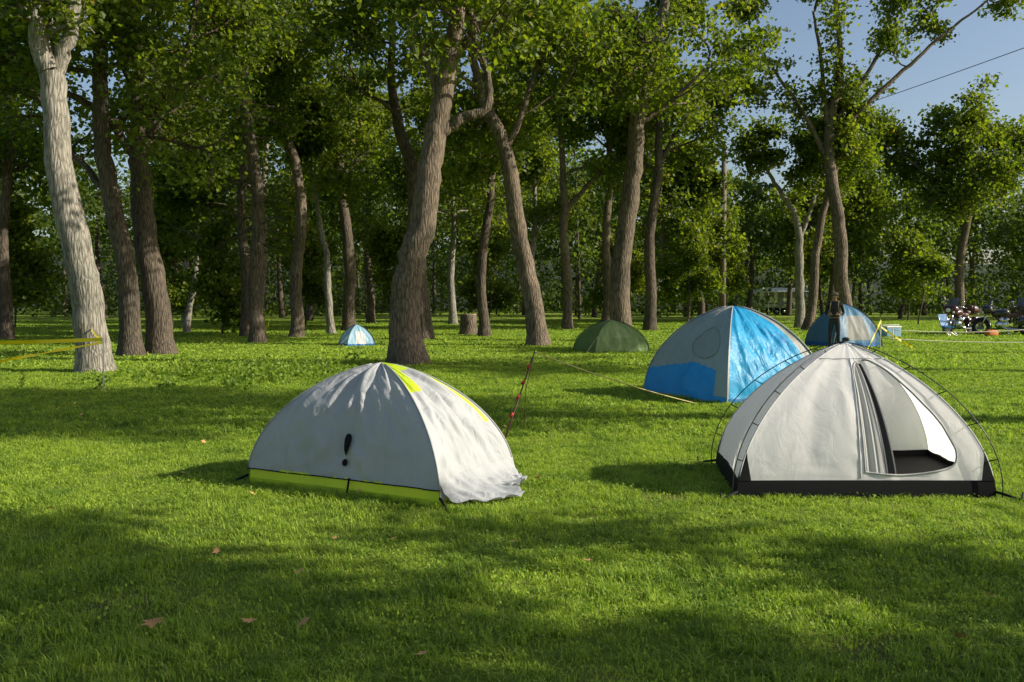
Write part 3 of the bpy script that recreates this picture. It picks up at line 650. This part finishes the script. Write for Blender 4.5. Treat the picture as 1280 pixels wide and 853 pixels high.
# ------------------------------------------------------------ motorcycles
M_chrome=simple('chrome',(.7,.7,.7),.15,1,.05); M_bikeblk=simple('black_gloss_paint',(.012,.012,.014),.2,0,.1,coat=.8); M_rubber=simple('rubber',(.015,.015,.015),.8)
M_leather=simple('brown_leather',(.10,.05,.03),.55); M_glass=simple('smoked_screen',(.10,.11,.12),.1); M_rlamp=simple('red_lens',(.5,.02,.01),.2); M_maroon=simple('maroon_gloss_paint',(.06,.008,.01),.25,coat=.8)
M_lamp=simple('lamp_glass',(.8,.8,.75),.1)
def bike(x,y,rot,paint):
    e=empty('touring_motorcycle',(x,y,0),rot); e.scale=(1.06,1.06,1.06)
    b=B()
    for wx in(-.82,.82):
        b.torus((wx,0,.33),.26,.072,0,32,10); b.torus((wx,0,.33),.19,.018,1,28,6); b.tube([(wx,-.07,.33),(wx,.07,.33)],.05,12,1)
        b.tube([(wx,-.045,.33),(wx,-.04,.33)],.12,20,1)
        for k in range(9):
            a=2*math.pi*k/9; b.tube([(wx,0,.33),(wx+.2*math.cos(a),0,.33+.2*math.sin(a))],.009,5,1)
    b.obj('wheels',[M_rubber,M_chrome],e)
    b=B()
    for wx in(-.82,.82):
        V=[];F=[]
        a0,a1=(20,165) if wx<0 else (35,150); n=14
        for i in range(n+1):
            a=math.radians(lerp(a0,a1,i/n))
            for w,rr in((-.1,.33),(-.08,.375),(0,.39),(.08,.375),(.1,.33)): V.append((wx+rr*math.cos(a),w,.33+rr*math.sin(a)))
        for i in range(n):
            for j in range(4): F.append((i*5+j,i*5+j+1,i*5+j+6,i*5+j+5))
        b.add(V,F,0)
    b.ell((.15,0,.88),(.33,.17,.16),0,.8,20,12,Matrix.Rotation(.12,3,'Y'))
    b.ell((.62,0,1.03),(.20,.30,.19),0,.75,20,12)
    b.ell((-.72,.33,.58),(.30,.12,.17),0,.5); b.ell((-.72,-.33,.58),(.30,.12,.17),0,.5)
    b.ell((-.86,0,1.0),(.22,.27,.18),0,.5)
    b.obj('bodywork',[paint],e)
    b=B(); b.ell((-.25,0,.80),(.33,.17,.09),0,.7); b.ell((-.58,0,.90),(.18,.15,.09),0,.7); b.ell((-.66,0,1.08),(.06,.2,.13),0,.6); b.obj('seat',[M_leather],e)
    b=B(); b.ell((.08,0,.43),(.25,.16,.15),0,.6)
    for s in(-1,1):
        b.tube([(.05,s*.05,.5),(.16,s*.12,.72)],[.09,.075],14,0); b.tube([(.05,s*.05,.5),(-.12,s*.12,.70)],[.09,.075],14,0)
        b.tube([(.2,s*.14,.4),(-.1,s*.19,.26),(-.6,s*.22,.25),(-1.15,s*.22,.28)],[.035,.04,.055,.055],10,0)
        b.tube([(.82,s*.10,.33),(.60,s*.10,.95)],.028,8,0)
        b.tube([(.5,s*.05,1.08),(.45,s*.25,1.16),(.28,s*.40,1.10)],.014,6,0); b.tube([(.29,s*.38,1.11),(.20,s*.44,1.07)],.02,8,1)
        b.tube([(.45,s*.33,1.12),(.5,s*.40,1.30)],.007,4,0); b.ell((.5,s*.41,1.33),(.02,.07,.045),0)
        b.tube([(.45,s*.2,.25),(.48,s*.26,.55)],.018,6,0)
    b.tube([(.45,0,.25),(-.75,0,.33)],.03,6,1); b.tube([(.55,0,1.0),(.2,0,.6),(.1,0,.25)],.03,6,1); b.tube([(-.82,.1,.33),(-.4,.1,.8)],.025,6,0); b.tube([(-.82,-.1,.33),(-.4,-.1,.8)],.025,6,0)
    b.ell((.80,0,1.0),(.06,.10,.10),0); b.ell((.84,0,1.0),(.03,.085,.085),2)
    for s in(-1,1): b.ell((.78,s*.2,.92),(.04,.045,.045),2); b.ell((-1.02,s*.33,.6),(.03,.05,.05),3)
    b.ell((-1.08,0,.98),(.03,.2,.05),3,.6); b.tube([(-1.0,-.2,.8),(-1.2,-.2,.85),(-1.2,.2,.85),(-1.0,.2,.8)],.014,6,0)
    b.obj('engine_forks_and_trim',[M_chrome,M_bikeblk,M_lamp,M_rlamp],e)
    V=[];F=[]
    for i in range(7):
        for j in range(9):
            v=i/6;u=j/8*2-1; V.append((.66-.16*v-.10*u*u,u*(.26-.06*v),1.14+.36*v))
    for i in range(6):
        for j in range(8): F.append((i*9+j,i*9+j+1,i*9+j+10,i*9+j+9))
    b=B(); b.add(V,F); b.obj('windscreen',[M_glass],e)
    b=B(); b.tube([(-.05,.12,.35),(-.15,.35,.0)],.016,6); b.obj('side_stand',[M_chrome],e)
bike(20.7,37.0,2.75,M_bikeblk); bike(19.2,37.8,-2.55,M_maroon); bike(22.2,38.4,-1.9,M_bikeblk)
# ------------------------------------------------------------ camp chair, bags, cooler
e=empty('camp_chair',(17.9,36.0,0),.5); b=B()
for sx in(-.27,.27): b.tube([(sx,-.25,0),(sx*.95,.22,.45)],.012,6); b.tube([(sx,.25,0),(sx*.95,-.22,.45),(sx*.95,-.24,.62)],.012,6); b.tube([(sx*.95,.2,.42),(sx,.34,.92)],.012,6); b.tube([(sx,-.24,.62),(sx,.27,.64)],.02,6)
b.tube([(-.27,-.25,0),(.27,.25,0.4)],.01,5); b.tube([(.27,-.25,0),(-.27,.25,0.4)],.01,5); b.obj('frame',[M_steel],e)
b=B(); V=[];F=[]
for i in range(9):
    for j in range(9):
        u=j/8*2-1; v=i/8; y,z=(-.23+.45*v*2,.45-.03*math.sin(math.pi*v*2)) if v<=.5 else (.22+.24*(v-.5),.44+.96*(v-.5)); V.append((u*.26,y,z-.05*(1-u*u)*(1 if v<.5 else .2)))
for i in range(8):
    for j in range(8): F.append((i*9+j,i*9+j+1,i*9+j+10,i*9+j+9))
b.add(V,F); b.obj('canvas',[M_dblue],e)
e=empty('cooler_box',(15.3,35.5,0),.2); b=B(); b.box((0,0,.19),(.32,.2,.19),0); b.box((0,0,.42),(.335,.215,.035),1); b.obj('body_and_lid',[M_lblue,simple('white_plastic',(.75,.75,.75),.4)],e,smooth=False,bevel=.02)
b=B(); b.tube([(-.34,0,.3),(-.36,0,.5),(.36,0,.5),(.34,0,.3)],.012,6); b.obj('handle',[M_stake],e)
e=empty('traffic_cone',(12.6,30.6,0)); b=B(); b.tube([(0,0,.03),(0,0,.3),(0,0,.7)],[.15,.09,.025],16,0); b.box((0,0,.015),(.2,.2,.015)); b.tube([(0,0,.32),(0,0,.45)],[.09,.065],16,1); b.obj('cone',[simple('orange_red_plastic',(.7,.06,.02),.5),M_stake],e)
e=empty('duffel_bag',(19.4,35.6,0),.3); b=B(); b.ell((0,0,.16),(.30,.15,.14),0,.6); b.tube([(-.15,-.1,.26),(0,-.12,.38),(.15,-.1,.26)],.012,6,1); b.tube([(-.15,.1,.26),(0,.12,.38),(.15,.1,.26)],.012,6,1); b.obj('bag',[simple('orange_canvas',(.5,.15,.03),.7),M_black],e)
# ------------------------------------------------------------ person
def person(x,y,rot):
    e=empty('person',(x,y,0),rot)
    J={};E=[];Rd={}
    def j(n,p,r,par=None):
        J[n]=(len(J),p); Rd[n]=r if isinstance(r,tuple) else (r,r)
        if par: E.append((J[par][0],J[n][0]))
    j('pelvis',(0,0,.95),(.145,.105)); j('waist',(0,0,1.08),(.125,.095),'pelvis'); j('ribs',(0,.0,1.25),(.15,.11),'waist'); j('chest',(0,0,1.38),(.14,.10),'ribs')
    j('neck',(0,.0,1.49),.055,'chest'); j('jaw',(0,-.02,1.56),(.065,.07),'neck'); j('mid',(0,-.015,1.63),(.078,.095),'jaw'); j('crown',(0,0,1.70),(.062,.075),'mid')
    for s,n in((-1,'r'),(1,'l')):
        j('sh'+n,(s*.17,0,1.40),.062,'chest'); j('ua'+n,(s*.215,.015,1.28),.052,'sh'+n); j('el'+n,(s*.25,.05,1.12),.042,'ua'+n); j('fa'+n,(s*.22,-.07,1.09),.038,'el'+n); j('wr'+n,(s*.15,-.19,1.08),.026,'fa'+n); j('pa'+n,(s*.11,-.25,1.10),(.034,.018),'wr'+n)
        j('hi'+n,(s*.09,0,.86),.09,'pelvis'); j('th'+n,(s*.105,-.01,.68),.078,'hi'+n); j('kn'+n,(s*.115,-.02,.49),.058,'th'+n); j('ca'+n,(s*.12,.01,.33),.056,'kn'+n); j('an'+n,(s*.125,.03,.10),.042,'ca'+n); j('fo'+n,(s*.135,-.07,.05),.042,'an'+n); j('to'+n,(s*.145,-.16,.04),.034,'fo'+n)
    me=bpy.data.meshes.new('body'); me.from_pydata([p for _,p in J.values()],E,[]); o=bpy.data.objects.new('body',me); link(o)
    sk=o.modifiers.new('s','SKIN'); sk.use_smooth_shade=True; o.modifiers.new('u','SUBSURF').levels=2
    lay_=me.skin_vertices[0].data
    for n,(i,p) in J.items(): lay_[i].radius=Rd[n]; lay_[i].use_root=(n=='pelvis')
    dg=bpy.context.evaluated_depsgraph_get(); m2=bpy.data.meshes.new_from_object(o.evaluated_get(dg)); bpy.data.objects.remove(o)
    skin=simple('skin',(.42,.24,.16),.5); top=simple('black_jacket',(.03,.03,.034),.8,var=.5); jeans=simple('dark_trousers',(.035,.04,.05),.85); shoe=simple('shoes',(.05,.04,.03),.6); hair=simple('dark_hair',(.02,.014,.01),.7)
    for m in(skin,top,jeans,shoe): m2.materials.append(m)
    for f in m2.polygons:
        c=f.center; f.use_smooth=True
        f.material_index=0 if c.z>1.50 or (c.y<-.17 and 1.0<c.z<1.2) else (3 if c.z<.09 else (2 if c.z<.93 else 1))
    link(bpy.data.objects.new('body',m2),e)
    b=B()
    for s in(-1,1):
        for k in range(4):
            L=(.065,.075,.07,.055)[k]; o0=np.array([s*(.125-.016*k*.6),-.262,1.13-.019*k]); d=unit(np.array([-s*.7,-.6,0])); c=unit(np.array([-s*.6,.5,-.3]))
            b.tube([o0,o0+d*L*.5,o0+d*L*.75+c*L*.25,o0+d*L*.7+c*L*.6],[.0095,.009,.008,.006],6,0)
        b.tube([(s*.115,-.24,1.115),(s*.10,-.25,1.15),(s*.075,-.265,1.165)],[.011,.01,.007],6,0)
        b.ell((s*.082,-.005,1.62),(.012,.02,.032),0); b.ell((s*.03,-.106,1.635),(.013,.008,.008),1); b.ell((s*.03,-.112,1.635),(.006,.005,.006),2); b.ell((s*.03,-.108,1.652),(.018,.006,.004),2)
    b.ell((0,-.118,1.612),(.013,.02,.022),0); b.ell((0,-.104,1.582),(.024,.008,.006),3)
    b.obj('face_ears_and_fingers',[skin,simple('eye_white',(.7,.7,.7),.3),hair,simple('lips',(.35,.13,.11),.5)],e)
    b=B(); b.ell((0,.015,1.665),(.092,.105,.085),0); b.ell((0,.04,1.60),(.085,.08,.07),0); b.obj('hair',[hair],e)
    b=B(); b.ell((0,.0,1.705),(.098,.115,.06),0,.9); b.ell((0,-.12,1.70),(.075,.075,.010),0); b.obj('cap',[simple('tan_cap',(.25,.2,.13),.8)],e)
    b=B(); b.ell((0,.22,1.25),(.17,.12,.25),0,.6); b.ell((0,.33,1.15),(.12,.05,.12),0,.6)
    for s in(-1,1): b.tube([(s*.09,.13,1.47),(s*.10,0,1.50),(s*.11,-.12,1.40),(s*.12,-.135,1.25),(s*.16,-.05,1.10),(s*.14,.14,1.06)],.016,6,1)
    b.tube([(-.17,.1,1.02),(-.13,-.1,1.0),(0,-.125,.99),(.13,-.1,1.0),(.17,.1,1.02)],.014,6,1)
    b.obj('backpack',[simple('olive_pack',(.09,.09,.05),.8),simple('tan_strap',(.35,.25,.12),.7)],e)
person(9.75,26.6,-.45)
# ------------------------------------------------------------ light, sky, camera
el=math.radians(29); az=math.atan2(1,-.13)
w=bpy.data.worlds.new('World'); bpy.context.scene.world=w; w.use_nodes=True; nt=w.node_tree
bg=nt.nodes['Background']; sky=nt.nodes.new('ShaderNodeTexSky'); sky.sky_type='NISHITA'; sky.sun_disc=False; sky.sun_elevation=el; sky.sun_rotation=az
sky.air_density=1.0; sky.dust_density=2.0; sky.ozone_density=1.2
nt.links.new(sky.outputs[0],bg.inputs[0]); bg.inputs[1].default_value=.135
l=bpy.data.lights.new('sun','SUN'); l.energy=7.2; l.angle=math.radians(.5); l.color=(1,.93,.79); so=bpy.data.objects.new('sun',l); link(so)
S=Vector((math.sin(az)*math.cos(el),math.cos(az)*math.cos(el),math.sin(el))); so.rotation_euler=S.to_track_quat('Z','Y').to_euler(); so.location=(30,10,20)
cam=bpy.data.cameras.new('camera'); cam.lens=30.94; cam.sensor_width=36; cam.clip_end=1500; co=bpy.data.objects.new('camera',cam); link(co)
co.location=(0,0,1.6); co.rotation_euler=(math.radians(90-2.83),0,0)
sc=bpy.context.scene; sc.camera=co; sc.view_settings.view_transform='Standard'; sc.view_settings.look='None'; sc.view_settings.exposure=0
